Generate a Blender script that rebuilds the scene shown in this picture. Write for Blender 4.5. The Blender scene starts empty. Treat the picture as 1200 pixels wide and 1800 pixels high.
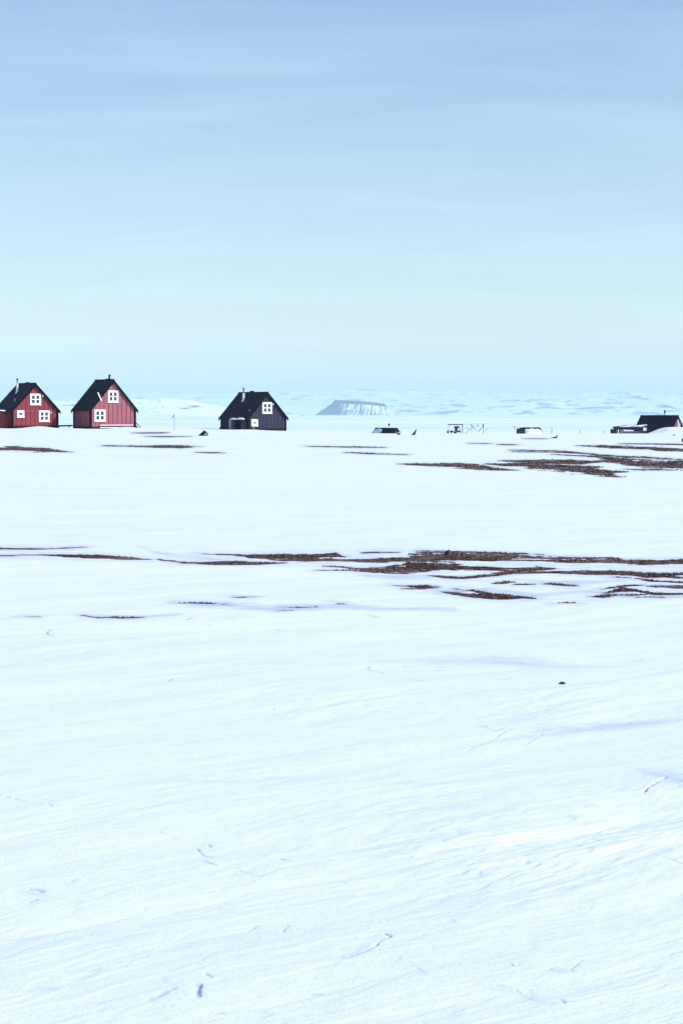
import bpy, bmesh, math, random
import numpy as np
from mathutils import Vector, Matrix
random.seed(7)
rng = np.random.default_rng(11)
sc = bpy.context.scene
R = math.radians
# ------------------------------------------------------------------ camera
EYE = 2.2          # eye height above the flat snow
F = 3600.0         # focal length in photo pixels
U0, V0 = 600.0, 727.0   # photo column straight ahead, photo row of the horizon
cam = bpy.data.cameras.new('camera')
cam.sensor_width = 36; cam.lens = F / 1800 * 36
cam.shift_y = -(900 - V0) / 1800
cam.clip_start = 0.1; cam.clip_end = 150000
camo = bpy.data.objects.new('camera', cam)
camo.location = (0, 0, EYE); camo.rotation_euler = (R(90), 0, 0)
sc.collection.objects.link(camo); sc.camera = camo
# ------------------------------------------------------------------ world, sun
SUN_EL, SUN_AZ = 33.0, 101.0      # azimuth clockwise from +Y (the view direction)
w = bpy.data.worlds.new('World'); sc.world = w; w.use_nodes = True
nt = w.node_tree; N = nt.nodes; LK = nt.links
bg = N['Background']; bg.inputs[1].default_value = 0.122
sky = N.new('ShaderNodeTexSky'); sky.sky_type = 'NISHITA'; sky.sun_disc = False
sky.sun_elevation = R(SUN_EL); sky.sun_rotation = R(SUN_AZ)
sky.altitude = 0; sky.air_density = 1.0; sky.dust_density = 0.3; sky.ozone_density = 2.0
tint = N.new('ShaderNodeMix'); tint.data_type = 'RGBA'; tint.blend_type = 'MULTIPLY'
tint.inputs[0].default_value = 1.0
LK.new(sky.outputs[0], tint.inputs[6]); tint.inputs[7].default_value = (0.975, 0.975, 1.0, 1)
# thin cirrus: noise on a flat layer high above
tc = N.new('ShaderNodeTexCoord'); sx = N.new('ShaderNodeSeparateXYZ'); LK.new(tc.outputs['Generated'], sx.inputs[0])
zz = N.new('ShaderNodeMath'); zz.operation = 'ADD'; zz.inputs[1].default_value = 0.16; LK.new(sx.outputs[2], zz.inputs[0])
zc = N.new('ShaderNodeMath'); zc.operation = 'MAXIMUM'; zc.inputs[1].default_value = 0.03; LK.new(zz.outputs[0], zc.inputs[0])
dx = N.new('ShaderNodeMath'); dx.operation = 'DIVIDE'; LK.new(sx.outputs[0], dx.inputs[0]); LK.new(zc.outputs[0], dx.inputs[1])
dy = N.new('ShaderNodeMath'); dy.operation = 'DIVIDE'; LK.new(sx.outputs[1], dy.inputs[0]); LK.new(zc.outputs[0], dy.inputs[1])
cb = N.new('ShaderNodeCombineXYZ'); LK.new(dx.outputs[0], cb.inputs[0]); LK.new(dy.outputs[0], cb.inputs[1])
mp = N.new('ShaderNodeMapping'); mp.inputs['Rotation'].default_value = (0, 0, R(32)); mp.inputs['Scale'].default_value = (1.3, 3.2, 1)
mp.inputs['Location'].default_value = (3.3, 1.2, 0)
LK.new(cb.outputs[0], mp.inputs[0])
n1 = N.new('ShaderNodeTexNoise'); n1.inputs['Scale'].default_value = 0.9; n1.inputs['Detail'].default_value = 9; n1.inputs['Roughness'].default_value = 0.62
n1.inputs['Distortion'].default_value = 0.6
LK.new(mp.outputs[0], n1.inputs['Vector'])
cr = N.new('ShaderNodeMapRange'); cr.inputs[1].default_value = 0.42; cr.inputs[2].default_value = 0.72; cr.inputs[3].default_value = 0.0; cr.inputs[4].default_value = 0.13
LK.new(n1.outputs['Fac'], cr.inputs[0])
cm = N.new('ShaderNodeMix'); cm.data_type = 'RGBA'; LK.new(cr.outputs[0], cm.inputs[0]); LK.new(tint.outputs[2], cm.inputs[6])
cm.inputs[7].default_value = (6.6, 8.6, 9.4, 1)
LK.new(cm.outputs[2], bg.inputs[0])
az = R(SUN_AZ); el = R(SUN_EL)
SD = Vector((math.sin(az) * math.cos(el), math.cos(az) * math.cos(el), math.sin(el)))
sl = bpy.data.lights.new('sun', 'SUN'); sl.energy = 3.95; sl.angle = R(0.6); sl.color = (1.0, 0.965, 0.93)
so = bpy.data.objects.new('sun', sl); so.rotation_euler = SD.to_track_quat('Z', 'Y').to_euler(); so.location = (0, 0, 50)
sc.collection.objects.link(so)
vs = sc.view_settings; vs.view_transform = 'Standard'; vs.look = 'None'; vs.gamma = 1; vs.use_curve_mapping = False
vs.exposure = 0.33
sc.cycles.volume_bounces = 1; sc.cycles.max_bounces = 6
C = sc.collection

# ------------------------------------------------------------------ noise
_perm = np.random.default_rng(5).permutation(256); _perm = np.concatenate([_perm, _perm, _perm])
_ang = np.linspace(0, 2 * np.pi, 16, endpoint=False); _gx, _gy = np.cos(_ang), np.sin(_ang)
def perlin(x, y):
    xi = np.floor(x).astype(np.int64); yi = np.floor(y).astype(np.int64)
    xf = x - xi; yf = y - yi; xi &= 255; yi &= 255
    u = xf * xf * xf * (xf * (xf * 6 - 15) + 10); v = yf * yf * yf * (yf * (yf * 6 - 15) + 10)
    def g(ix, iy, fx, fy):
        h = _perm[_perm[ix] + iy] & 15
        return _gx[h] * fx + _gy[h] * fy
    a = g(xi, yi, xf, yf); b = g(xi + 1, yi, xf - 1, yf); c = g(xi, yi + 1, xf, yf - 1); d = g(xi + 1, yi + 1, xf - 1, yf - 1)
    return (a + u * (b - a)) * (1 - v) + (c + u * (d - c)) * v * 1.0
def fbm(x, y, o=4, r=0.5):
    s = 0; a = 1; f = 1; t = 0
    for i in range(o):
        s = s + a * perlin(x * f + 17.3 * i, y * f + 9.1 * i); t += a; a *= r; f *= 2.03
    return s / t * 1.6
def S(t):
    t = np.clip(t, 0, 1); return t * t * (3 - 2 * t)

# ------------------------------------------------------------------ tagging helpers
def tag(o, label=None, cat=None, group=None, kind=None):
    if label: o['label'] = label
    if cat: o['category'] = cat
    if group: o['group'] = group
    if kind: o['kind'] = kind
    return o
def thing(name, label, cat, loc=(0, 0, 0), rz=0, group=None):
    o = bpy.data.objects.new(name, None); C.objects.link(o); o.location = loc; o.rotation_euler = (0, 0, rz)
    o.empty_display_size = 0.3
    return tag(o, label, cat, group)
class MB:
    def __init__(s): s.v = []; s.f = []; s.m = []
    def poly(s, pts, faces, mi=0):
        b = len(s.v); s.v += [tuple(p) for p in pts]
        for f in faces: s.f.append([b + i for i in f]); s.m.append(mi)
        return s
    def box(s, x0, x1, y0, y1, z0, z1, mi=0, M=None):
        p = [Vector(q) for q in ((x0,y0,z0),(x1,y0,z0),(x1,y1,z0),(x0,y1,z0),(x0,y0,z1),(x1,y0,z1),(x1,y1,z1),(x0,y1,z1))]
        if M: p = [M @ q for q in p]
        return s.poly(p, [(0,3,2,1),(4,5,6,7),(0,1,5,4),(1,2,6,5),(2,3,7,6),(3,0,4,7)], mi)
    def tube(s, a, b, r0, r1=None, n=8, mi=0):
        r1 = r0 if r1 is None else r1
        a = Vector(a); b = Vector(b); d = (b - a).normalized()
        q = d.to_track_quat('Z', 'Y'); X = q @ Vector((1,0,0)); Y = q @ Vector((0,1,0))
        pts = []
        for c, r in ((a, r0), (b, r1)):
            for k in range(n):
                t = 2 * math.pi * k / n; pts.append(c + X * (r * math.cos(t)) + Y * (r * math.sin(t)))
        fs = [(k, (k+1) % n, n + (k+1) % n, n + k) for k in range(n)] + [tuple(range(n))[::-1], tuple(range(n, 2*n))]
        return s.poly(pts, fs, mi)
    def build(s, name, mats, parent=None, smooth=False, bevel=0):
        me = bpy.data.meshes.new(name); me.from_pydata(s.v, [], s.f)
        if not isinstance(mats, (list, tuple)): mats = [mats]
        for m in mats: me.materials.append(m)
        me.polygons.foreach_set('material_index', s.m)
        if smooth: me.polygons.foreach_set('use_smooth', [True] * len(s.f))
        me.update()
        o = bpy.data.objects.new(name, me); C.objects.link(o)
        if parent: o.parent = parent
        if bevel:
            b = o.modifiers.new('bevel', 'BEVEL'); b.width = bevel; b.segments = 2; b.limit_method = 'ANGLE'
        return o
def blob(name, mat, parent, loc, rad, seed=0, amp=0.15, sub=3, flat=None):
    bm = bmesh.new(); bmesh.ops.create_icosphere(bm, subdivisions=sub, radius=1)
    P = np.array([v.co[:] for v in bm.verts])
    n = fbm(P[:,0]*1.3 + seed*3.1 + 50, P[:,1]*1.3 + P[:,2]*0.9 + seed + 50, 3)
    for v, k in zip(bm.verts, n):
        c = v.co * (1 + amp * float(k) * 2)
        if flat is not None and c.z < flat: c.z = flat
        v.co = (c.x*rad[0] , c.y*rad[1], c.z*rad[2])
    me = bpy.data.meshes.new(name); bm.to_mesh(me); bm.free()
    for p in me.polygons: p.use_smooth = True
    me.materials.append(mat); o = bpy.data.objects.new(name, me); C.objects.link(o); o.location = loc
    if parent: o.parent = parent
    return o

# ------------------------------------------------------------------ materials
def mat(name, col, rough=0.8, var=0.15, scale=1.5, bump=0.0, bscale=20, spec=0.3, stretch=(1,1,1), col2=None, metal=0):
    m = bpy.data.materials.new(name); m.use_nodes = True; t = m.node_tree; n = t.nodes; b = n['Principled BSDF']
    b.inputs['Roughness'].default_value = rough; b.inputs['Specular IOR Level'].default_value = spec; b.inputs['Metallic'].default_value = metal
    tc = n.new('ShaderNodeTexCoord'); mp = n.new('ShaderNodeMapping'); mp.inputs['Scale'].default_value = stretch
    t.links.new(tc.outputs['Object'], mp.inputs[0])
    nz = n.new('ShaderNodeTexNoise'); nz.inputs['Scale'].default_value = scale; nz.inputs['Detail'].default_value = 5; nz.inputs['Roughness'].default_value = 0.65
    t.links.new(mp.outputs[0], nz.inputs['Vector'])
    rp = n.new('ShaderNodeValToRGB'); c = Vector(col)
    rp.color_ramp.elements[0].position = 0.3; rp.color_ramp.elements[1].position = 0.7
    c2 = Vector(col2) if col2 else c * (1 + var)
    rp.color_ramp.elements[0].color = (*(c * (1 - var)), 1); rp.color_ramp.elements[1].color = (*c2, 1)
    t.links.new(nz.outputs['Fac'], rp.inputs[0]); t.links.new(rp.outputs[0], b.inputs['Base Color'])
    if bump:
        bp = n.new('ShaderNodeBump'); bp.inputs['Strength'].default_value = bump; bp.inputs['Distance'].default_value = 0.02
        n2 = n.new('ShaderNodeTexNoise'); n2.inputs['Scale'].default_value = bscale; t.links.new(mp.outputs[0], n2.inputs['Vector'])
        t.links.new(n2.outputs['Fac'], bp.inputs['Height']); t.links.new(bp.outputs[0], b.inputs['Normal'])
    return m
M_RED = mat('red_board_paint', (0.25, 0.036, 0.048), 0.75, 0.22, 1.2, stretch=(2.5, 2.5, 0.35))
M_ROSE = mat('faded_red_board_paint', (0.34, 0.105, 0.130), 0.75, 0.2, 1.2, stretch=(2.5, 2.5, 0.35))
M_REDGAP = mat('red_board_gap', (0.07, 0.012, 0.018), 0.85, 0.2)
M_BLACKW = mat('black_board_paint', (0.021, 0.023, 0.054), 0.75, 0.3, 1.2, stretch=(2.5, 2.5, 0.35))
M_BLACKGAP = mat('black_board_gap', (0.010, 0.010, 0.016), 0.9, 0.2)
M_ROOF = mat('roofing_felt', (0.015, 0.010, 0.028), 0.9, 0.35, 2.0, 0.2, 30)
M_TRIM = mat('black_trim', (0.004, 0.004, 0.007), 0.9, 0.2, spec=0.1)
M_WHITE = mat('white_paint', (0.80, 0.82, 0.84), 0.5, 0.05, 3)
M_GLASS = mat('window_glass', (0.02, 0.03, 0.035), 0.15, 0.2, 2, spec=0.5)
M_AMBER = mat('amber_curtain', (0.30, 0.27, 0.12), 0.6, 0.1)
M_GREYW = mat('weathered_wood', (0.20, 0.17, 0.21), 0.85, 0.35, 3, stretch=(1, 1, 4), bump=0.3)
M_DARKW = mat('dark_wood', (0.03, 0.025, 0.035), 0.85, 0.4, 4)
M_METAL = mat('dull_metal', (0.30, 0.32, 0.36), 0.5, 0.15, 4, metal=0.4)
M_BLACK = mat('black_iron', (0.006, 0.006, 0.008), 0.85, 0.2, spec=0.15)
M_CONC = mat('foundation', (0.008, 0.008, 0.012), 0.9, 0.3, 3)
M_FUR = mat('dark_fur', (0.012, 0.012, 0.014), 0.95, 0.5, 9, col2=(0.03, 0.028, 0.03))
M_FURL = mat('pale_fur', (0.30, 0.29, 0.28), 0.95, 0.2, 9)
M_STONE = mat('stone', (0.05, 0.045, 0.05), 0.9, 0.5, 6, 0.5)
M_TARP = mat('grey_blue_board', (0.30, 0.32, 0.40), 0.8, 0.2, 3)
SNOWCOL = (0.82, 0.895, 0.93)
M_DRIFT = mat('drifted_snow', SNOWCOL, 0.85, 0.02, 4, 0.2, 12, 0.2)

def snow_material(name, bare=True, soil=True):
    m = bpy.data.materials.new(name); m.use_nodes = True; t = m.node_tree; n = t.nodes; L = t.links.new; b = n['Principled BSDF']
    b.inputs['Roughness'].default_value = 0.75; b.inputs['Specular IOR Level'].default_value = 0.25
    g = n.new('ShaderNodeNewGeometry')
    def noise(scale, st=(1,1,1), rot=0, det=4, rough=0.6):
        mp = n.new('ShaderNodeMapping'); mp.inputs['Scale'].default_value = st; mp.inputs['Rotation'].default_value = (0, 0, rot)
        L(g.outputs['Position'], mp.inputs[0]); z = n.new('ShaderNodeTexNoise'); z.inputs['Scale'].default_value = scale
        z.inputs['Detail'].default_value = det; z.inputs['Roughness'].default_value = rough; L(mp.outputs[0], z.inputs['Vector']); return z
    def mr(src, a, b_, c=0.0, d=1.0):
        r = n.new('ShaderNodeMapRange'); r.inputs[1].default_value = a; r.inputs[2].default_value = b_; r.inputs[3].default_value = c; r.inputs[4].default_value = d
        L(src, r.inputs[0]); return r.outputs[0]
    def mix(f, a, b_):
        k = n.new('ShaderNodeMix'); k.data_type = 'RGBA'
        if isinstance(f, float): k.inputs[0].default_value = f
        else: L(f, k.inputs[0])
        for i, q in ((6, a), (7, b_)):
            if isinstance(q, tuple): k.inputs[i].default_value = (*q, 1)
            else: L(q, k.inputs[i])
        return k.outputs[2]
    # old wind crust and fresh drifted snow, in long streaks along the wind
    st = noise(0.9, (0.22, 1.5, 1), -R(42), 5)
    fr = noise(0.12, (0.35, 1.0, 1), -R(30), 5)
    col = mix(mr(st.outputs['Fac'], 0.35, 0.65), (0.755, 0.845, 0.895), (0.81, 0.885, 0.92))
    col = mix(mr(fr.outputs['Fac'], 0.52, 0.70, 0, 0.8), col, (0.875, 0.925, 0.94))
    fine = noise(55, (1, 1, 1), 0, 3, 0.8)
    col = mix(mr(fine.outputs['Fac'], 0.40, 0.66, 0.0, 0.5), col, (0.64, 0.75, 0.82))
    if bare:
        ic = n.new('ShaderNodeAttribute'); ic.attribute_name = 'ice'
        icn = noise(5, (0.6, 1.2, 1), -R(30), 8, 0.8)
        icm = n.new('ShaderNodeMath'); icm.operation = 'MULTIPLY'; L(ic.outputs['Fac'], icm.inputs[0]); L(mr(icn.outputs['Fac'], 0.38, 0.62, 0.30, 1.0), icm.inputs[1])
        col = mix(icm.outputs[0], col, (0.45, 0.53, 0.68))  # blue ice, and the shade painted into the snow marks
        ba = n.new('ShaderNodeAttribute'); ba.attribute_name = 'bare'
        bn = noise(3.5, (0.45, 1, 1), 0, 8, 0.8)
        s_ = n.new('ShaderNodeMath'); s_.operation = 'ADD'; L(ba.outputs['Fac'], s_.inputs[0]); L(mr(bn.outputs['Fac'], 0.3, 0.7, -0.45, 0.45), s_.inputs[1])
        bm_ = mr(s_.outputs[0], 0.46, 0.60)
        du = n.new('ShaderNodeAttribute'); du.attribute_name = 'dust'; dn = noise(2.6, (0.5, 1.6, 1), 0, 8, 0.8)
        dm = n.new('ShaderNodeMath'); dm.operation = 'MULTIPLY'; L(du.outputs['Fac'], dm.inputs[0]); L(mr(dn.outputs['Fac'], 0.42, 0.60, 0, 0.75), dm.inputs[1])
        col = mix(dm.outputs[0], col, (0.33, 0.33, 0.44))
        sn = noise(1.6, (0.7, 1, 1), 0, 6, 0.8); sn2 = noise(9, (1, 1, 1), 0, 5, 0.8)
        soil = mix(mr(sn.outputs['Fac'], 0.40, 0.62), (0.060, 0.034, 0.042), (0.17, 0.115, 0.095))
        soil = mix(mr(sn2.outputs['Fac'], 0.42, 0.60), soil, (0.040, 0.022, 0.034))
        soil = mix(mr(sn2.outputs['Fac'], 0.62, 0.70, 0, 0.7), soil, (0.36, 0.28, 0.20))
        fl = noise(4.5, (0.35, 1.4, 1), 0, 8, 0.85)
        soil = mix(mr(fl.outputs['Fac'], 0.56, 0.62, 0, 0.9), soil, (0.72, 0.78, 0.83))
        col = mix(bm_, col, soil)
    L(col, b.inputs['Base Color'])
    bp = n.new('ShaderNodeBump'); bp.inputs['Strength'].default_value = 0.35; bp.inputs['Distance'].default_value = 0.02
    b1 = noise(7, (0.4, 1.3, 1), -R(42), 8, 0.75); L(b1.outputs['Fac'], bp.inputs['Height'])
    bq = n.new('ShaderNodeBump'); bq.inputs['Strength'].default_value = 0.5; bq.inputs['Distance'].default_value = 0.006; L(fine.outputs['Fac'], bq.inputs['Height']); L(bp.outputs[0], bq.inputs['Normal']); L(bq.outputs[0], b.inputs['Normal'])
    return m
M_SNOW = snow_material('wind_packed_snow')

def rock_snow_material(name, rock, snow):
    m = bpy.data.materials.new(name); m.use_nodes = True; t = m.node_tree; n = t.nodes; L = t.links.new; b = n['Principled BSDF']
    b.inputs['Roughness'].default_value = 0.9; b.inputs['Specular IOR Level'].default_value = 0.1
    a = n.new('ShaderNodeAttribute'); a.attribute_name = 'rock'
    g = n.new('ShaderNodeNewGeometry'); z = n.new('ShaderNodeTexNoise'); z.inputs['Scale'].default_value = 0.012; z.inputs['Detail'].default_value = 6
    mp = n.new('ShaderNodeMapping'); mp.inputs['Scale'].default_value = (0.5, 0.5, 3); L(g.outputs['Position'], mp.inputs[0]); L(mp.outputs[0], z.inputs['Vector'])
    r = n.new('ShaderNodeMapRange'); r.inputs[1].default_value = 0.3; r.inputs[2].default_value = 0.7; r.inputs[3].default_value = -0.35; r.inputs[4].default_value = 0.35
    L(z.outputs['Fac'], r.inputs[0]); s = n.new('ShaderNodeMath'); s.operation = 'ADD'; L(a.outputs['Fac'], s.inputs[0]); L(r.outputs[0], s.inputs[1])
    q = n.new('ShaderNodeMapRange'); q.inputs[1].default_value = 0.2; q.inputs[2].default_value = 0.85; L(s.outputs[0], q.inputs[0])
    k = n.new('ShaderNodeMix'); k.data_type = 'RGBA'; L(q.outputs[0], k.inputs[0]); k.inputs[6].default_value = (*snow, 1); k.inputs[7].default_value = (*rock, 1)
    L(k.outputs[2], b.inputs['Base Color']); return m

# ------------------------------------------------------------------ ground height
def land(x, y):
    """broad shape of the snow field (no wind relief)"""
    A = np.interp(x, [-60, -24, -16, -8, 5, 60], [0.34, 0.30, 0.02, -0.17, -0.27, -0.27])
    y0 = np.interp(x, [-60, -5, 8, 60], [285, 298, 254, 252])
    h = A * S((y - 150) / 90)
    h = h - 4.0 * S((y - y0) / 55) - 6.8 * S((y - y0 - 45) / 450)
    near = S((y - 9) / 10) * (1 - S((y - 150) / 60))
    h = h + near * 0.055 * fbm(x / 16 + 3.3, y / 9 + 1.7, 2)
    # drifts heaped against and in front of the buildings
    for cx, cy, sx_, sy_, a, p in ((43.2, 262, 3.7, 4.0, 1.05, 4), (-37.4, 253.4, 2.0, 1.6, 0.34, 2), (-26.6, 253.9, 1.6, 1.5, 0.26, 2), (-44, 253.2, 2.5, 1.2, 0.15, 2), (-12.3, 276.5, 2.2, 2.0, 0.17, 2),
                              (7.55, 253.8, 0.5, 1.0, 0.42, 2), (6.6, 248.5, 2.6, 2.0, 0.05, 2), (23.8, 252.3, 1.25, 0.8, 0.40, 4), (33.0, 262, 5, 3, .12, 2), (-33.0, 251, 2, 2, .10, 2)):
        h = h + a * np.exp(-(np.abs((x - cx) / sx_) ** p) - ((y - cy) / sy_) ** 2)
    return h
def px_to_ground(u, v):
    ys = np.concatenate([np.arange(6, 60, 0.05), np.arange(60, 300, 0.25)])
    xs = (u - U0) / F * ys
    vv = V0 + (EYE - land(xs, ys)) * F / ys
    i = int(np.argmin(np.abs(vv - v)))
    i = int(np.where(vv <= v)[0][0]) if (vv <= v).any() else i
    return Vector((float(xs[i]), float(ys[i]), float(land(xs[i], ys[i]))))
def at(u, y, v=None):
    x = (u - U0) / F * y
    return Vector((x, y, EYE - (v - V0) / F * y if v is not None else float(land(np.array(x), np.array(y)))))

# bare ground streaks: (column, row, half thickness) polylines, photo measurements turned into ground positions below
BARE = [
 [(-90,786,1),(-40,788,2.5),(0,789,3),(30,788,4),(60,790,4),(90,792,3),(122,794.5,.8)],
 [(185,783.5,.7),(240,784.5,1.2),(280,785,2),(320,785.3,2.6),(348,785,.8)],
 [(350,795,.6),(370,795.5,1.1),(388,796,.6)], [(540,784.5,.5),(600,785.5,1.0),(640,786,1.0),(672,786.5,.5)],
 [(610,795.5,.7),(650,797,1.1),(712,799,.5)], [(705,815.5,.8),(745,817,2),(790,817.5,3),(805,818.5,4.5),(830,820,5),(860,823,3),(905,826.5,.8)],
 [(855,815.5,.8),(900,817,3.5),(950,818,6),(985,822,7),(1020,824,8),(1050,827,6.5),(1070,830,4),(1095,829,1)],
 [(1000,826,2),(1040,831,4),(1070,835,2.5),(1088,837.5,1)],
 [(880,810,1.2),(920,811,2.5),(960,812,3.5),(1000,812,4),(1030,812.5,3),(1060,810,2),(1090,811,4)],
 [(1060,807,1.5),(1075,808.5,3.5),(1100,811.5,6),(1130,815,7),(1170,817.5,7.5),(1200,818,7),(1260,820,6),(1340,824,3),(1420,826,.8)],
 [(1100,824.5,.7),(1130,826,1.2),(1155,825,.8)], [(1018,783.5,.6),(1060,785,1.8),(1100,786.5,2.4),(1140,788,2.6),(1170,790,3),(1200,791,2.4),(1280,793,2)],
 [(1092,780,.7),(1130,780.3,1.0),(1205,781,1.1)], [(900,791,.5),(990,793,.9),(1050,799.5,1.2),(1100,803,1.3),(1130,803.5,1.4),(1172,805.5,.6)],
 [(905,794,.4),(960,794.5,.7),(1034,797,1)], [(975,799,.6),(1030,801.5,1.1),(1072,804.5,1.6)], [(1140,806,.6),(1210,808,1.1)],
 [(238,761,.6),(262,761,1.1),(290,760.6,1.1)], [(262,767,.6),(285,767.5,1),(330,767,.5)], [(925,771,.5),(955,771,.8)], [(828,779,.7),(856,779.5,.8)], [(880,781.5,.8),(905,781.5,.7)],
 [(-80,962,1),(0,964,1.9),(40,964.3,1.8),(90,964,1),(146,962,.5)], [(-60,977,2),(0,977,1.6),(26,977.5,.6)],
 [(30,976,.7),(80,976,1.8),(130,978,3.6),(180,979,3.6),(220,981,2.6),(264,982.5,.8)],
 [(275,983,.5),(330,988,2.3),(380,989,4),(430,989.5,4),(470,989.5,2.2),(500,989.5,.8)],
 [(350,972,.5),(400,974,1.5),(440,976,5),(490,977.5,8),(540,976,6),(590,975,5),(605,978,2)],
 [(480,983,2),(540,984,3),(600,984.5,2.6),(660,985.5,3),(700,985,4)],
 [(600,986,.8),(640,985,2.2),(680,984,5),(720,983,9),(760,982,9.5),(800,982.5,9.5),(850,981.5,8),(900,982,6.5),(950,983.5,6),(1000,985,5.5),(1050,986,4.5),(1100,987,4),(1150,987.5,4.2),(1200,987.5,4.2),(1300,988,5),(1420,988,2)],
 [(640,972,.5),(655,971,.8),(700,971,.7)],
 [(715,992,4),(760,994,5),(800,997,4.5),(850,999,3.5),(900,999.5,3),(950,998.5,2.6),(975,998,.8)],
 [(575,995,.6),(630,1000,2),(665,1001.5,5),(700,1001,6.5),(740,999.5,5),(775,998,3)], [(560,1002,.6),(620,1002,1.2),(660,1005,1.6),(720,1007,1)],
 [(758,1010,.6),(785,1013,2.6),(815,1013,2.4),(860,1010,3),(900,1007,3.3),(960,1006,2.6),(1040,1006,3),(1100,1008.5,5),(1140,1010,4.5),(1200,1010,3.6),(1300,1012,4)],
 [(1130,1015,1.5),(1165,1014,2.4),(1200,1016.5,1.8)], [(1080,1015,.5),(1120,1017,1.2),(1180,1023,1.2),(1220,1024,1)],
 [(690,1028,.4),(722,1032,2),(745,1033,3.6),(765,1033,3)], [(712,1035.5,.8),(740,1036.5,2.0),(760,1036.5,1)],
 [(775,1041,.8),(800,1043,2.4),(840,1047,4.5),(875,1050,4.8),(915,1051,2.6),(942,1052,.7)], [(795,1036,.8),(830,1039,2),(865,1044,3.6),(900,1046.5,3.4),(925,1049,1.5)],
 [(870,1025,1),(885,1024,1.8),(896,1022.5,.8)], [(903,1028,.6),(932,1028.5,1)], [(958,1028,.6),(985,1029.5,1.5),(1010,1030,1)],
 [(1038,1048,.8),(1065,1046.5,2.6),(1085,1044,1)], [(1065,1042,.8),(1090,1037,2.6),(1115,1038,1.6),(1150,1043,2.2),(1200,1043,2.4),(1260,1043,1.5)],
 [(1075,1044,.8),(1110,1044,1.2),(1135,1043,1)], [(1143,1031,1.2),(1170,1030.5,2),(1205,1032,2.6)], [(1060,1036,.5),(1100,1030,1.4),(1125,1029,.8)], [(1120,1048,.7),(1160,1049,1)],
 [(965,1058,.7),(990,1058.5,1.4),(1012,1058.5,.8)],
 [(415,1050.5,.7),(430,1050.3,1.0),(440,1050.6,.4)], [(316,1059.5,1),(345,1061,1.6),(392,1063,1.2)], [(498,1066,.5),(525,1067.5,1.3),(553,1067,1.0)],
 [(494,1075.3,.8),(508,1075,.9)], [(176,1084.5,.5),(200,1084,1.6),(215,1085,2.3),(247,1085,1.6)], [(584,1059,1),(602,1061,1.0)], [(150,1083,.3),(175,1086,.5)], [(45,1083.5,.8),(66,1084.5,.8)],
]
ICE_AND_HOLLOWS = [  # blue ice streaks; the near entries tint dark hollows bluish
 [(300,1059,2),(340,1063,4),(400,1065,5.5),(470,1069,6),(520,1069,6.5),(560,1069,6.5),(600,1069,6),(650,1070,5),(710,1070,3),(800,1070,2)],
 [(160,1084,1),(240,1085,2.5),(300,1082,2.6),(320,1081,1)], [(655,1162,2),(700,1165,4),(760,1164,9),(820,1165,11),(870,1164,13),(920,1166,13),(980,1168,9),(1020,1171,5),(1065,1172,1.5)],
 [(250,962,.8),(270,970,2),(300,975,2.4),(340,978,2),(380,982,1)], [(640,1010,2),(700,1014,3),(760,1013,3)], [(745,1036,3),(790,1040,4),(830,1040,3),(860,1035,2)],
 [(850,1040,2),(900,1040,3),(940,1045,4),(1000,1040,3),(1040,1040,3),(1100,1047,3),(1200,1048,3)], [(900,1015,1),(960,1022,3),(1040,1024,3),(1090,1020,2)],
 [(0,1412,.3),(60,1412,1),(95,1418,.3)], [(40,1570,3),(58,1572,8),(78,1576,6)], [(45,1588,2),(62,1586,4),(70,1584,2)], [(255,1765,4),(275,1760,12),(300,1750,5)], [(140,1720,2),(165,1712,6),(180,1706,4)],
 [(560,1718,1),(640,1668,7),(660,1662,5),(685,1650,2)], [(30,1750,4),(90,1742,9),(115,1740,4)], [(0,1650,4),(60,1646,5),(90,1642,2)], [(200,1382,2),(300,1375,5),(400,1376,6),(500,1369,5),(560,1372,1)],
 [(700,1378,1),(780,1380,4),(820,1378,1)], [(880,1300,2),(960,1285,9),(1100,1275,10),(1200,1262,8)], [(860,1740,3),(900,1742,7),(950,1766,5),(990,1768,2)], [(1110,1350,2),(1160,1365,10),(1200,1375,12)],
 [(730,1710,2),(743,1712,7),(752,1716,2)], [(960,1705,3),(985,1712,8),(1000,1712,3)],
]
def streak_field(u, v, lines, rag):
    d = np.full(u.shape, -9.0)
    n1_ = rag[0]; n2_ = rag[1]
    for L_ in lines:
        us = np.array([p[0] for p in L_], float); vv = np.array([p[1] for p in L_], float); tt = np.array([p[2] for p in L_], float) * (0.72 if lines is BARE and 900 < L_[0][1] < 1000 and us[-1] < 610 else 1.0) * (0.6 if lines is BARE and L_[0][1] > 1049 else 1.0)
        m = (u > us[0] - 60) & (u < us[-1] + 60) & (v > vv.min() - 26) & (v < vv.max() + 26)
        if not m.any(): continue
        um = u[m]; vl = np.interp(um, us, vv); th = np.interp(um, us, tt)
        e = S(np.minimum((um - us[0] + 14) / 22, (us[-1] + 14 - um) / 22)); out_ = np.maximum(np.maximum(us[0] - 8 - um, um - us[-1] - 8), 0) * 0.30
        th = th * e
        vo = v[m] - vl + n1_[m] * (0.25 + th * 0.42)
        s = (th * (0.92 + 0.85 * n2_[m]) + 0.2 - np.abs(vo) - out_) 
        d[m] = np.maximum(d[m], s)
    return d

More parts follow.
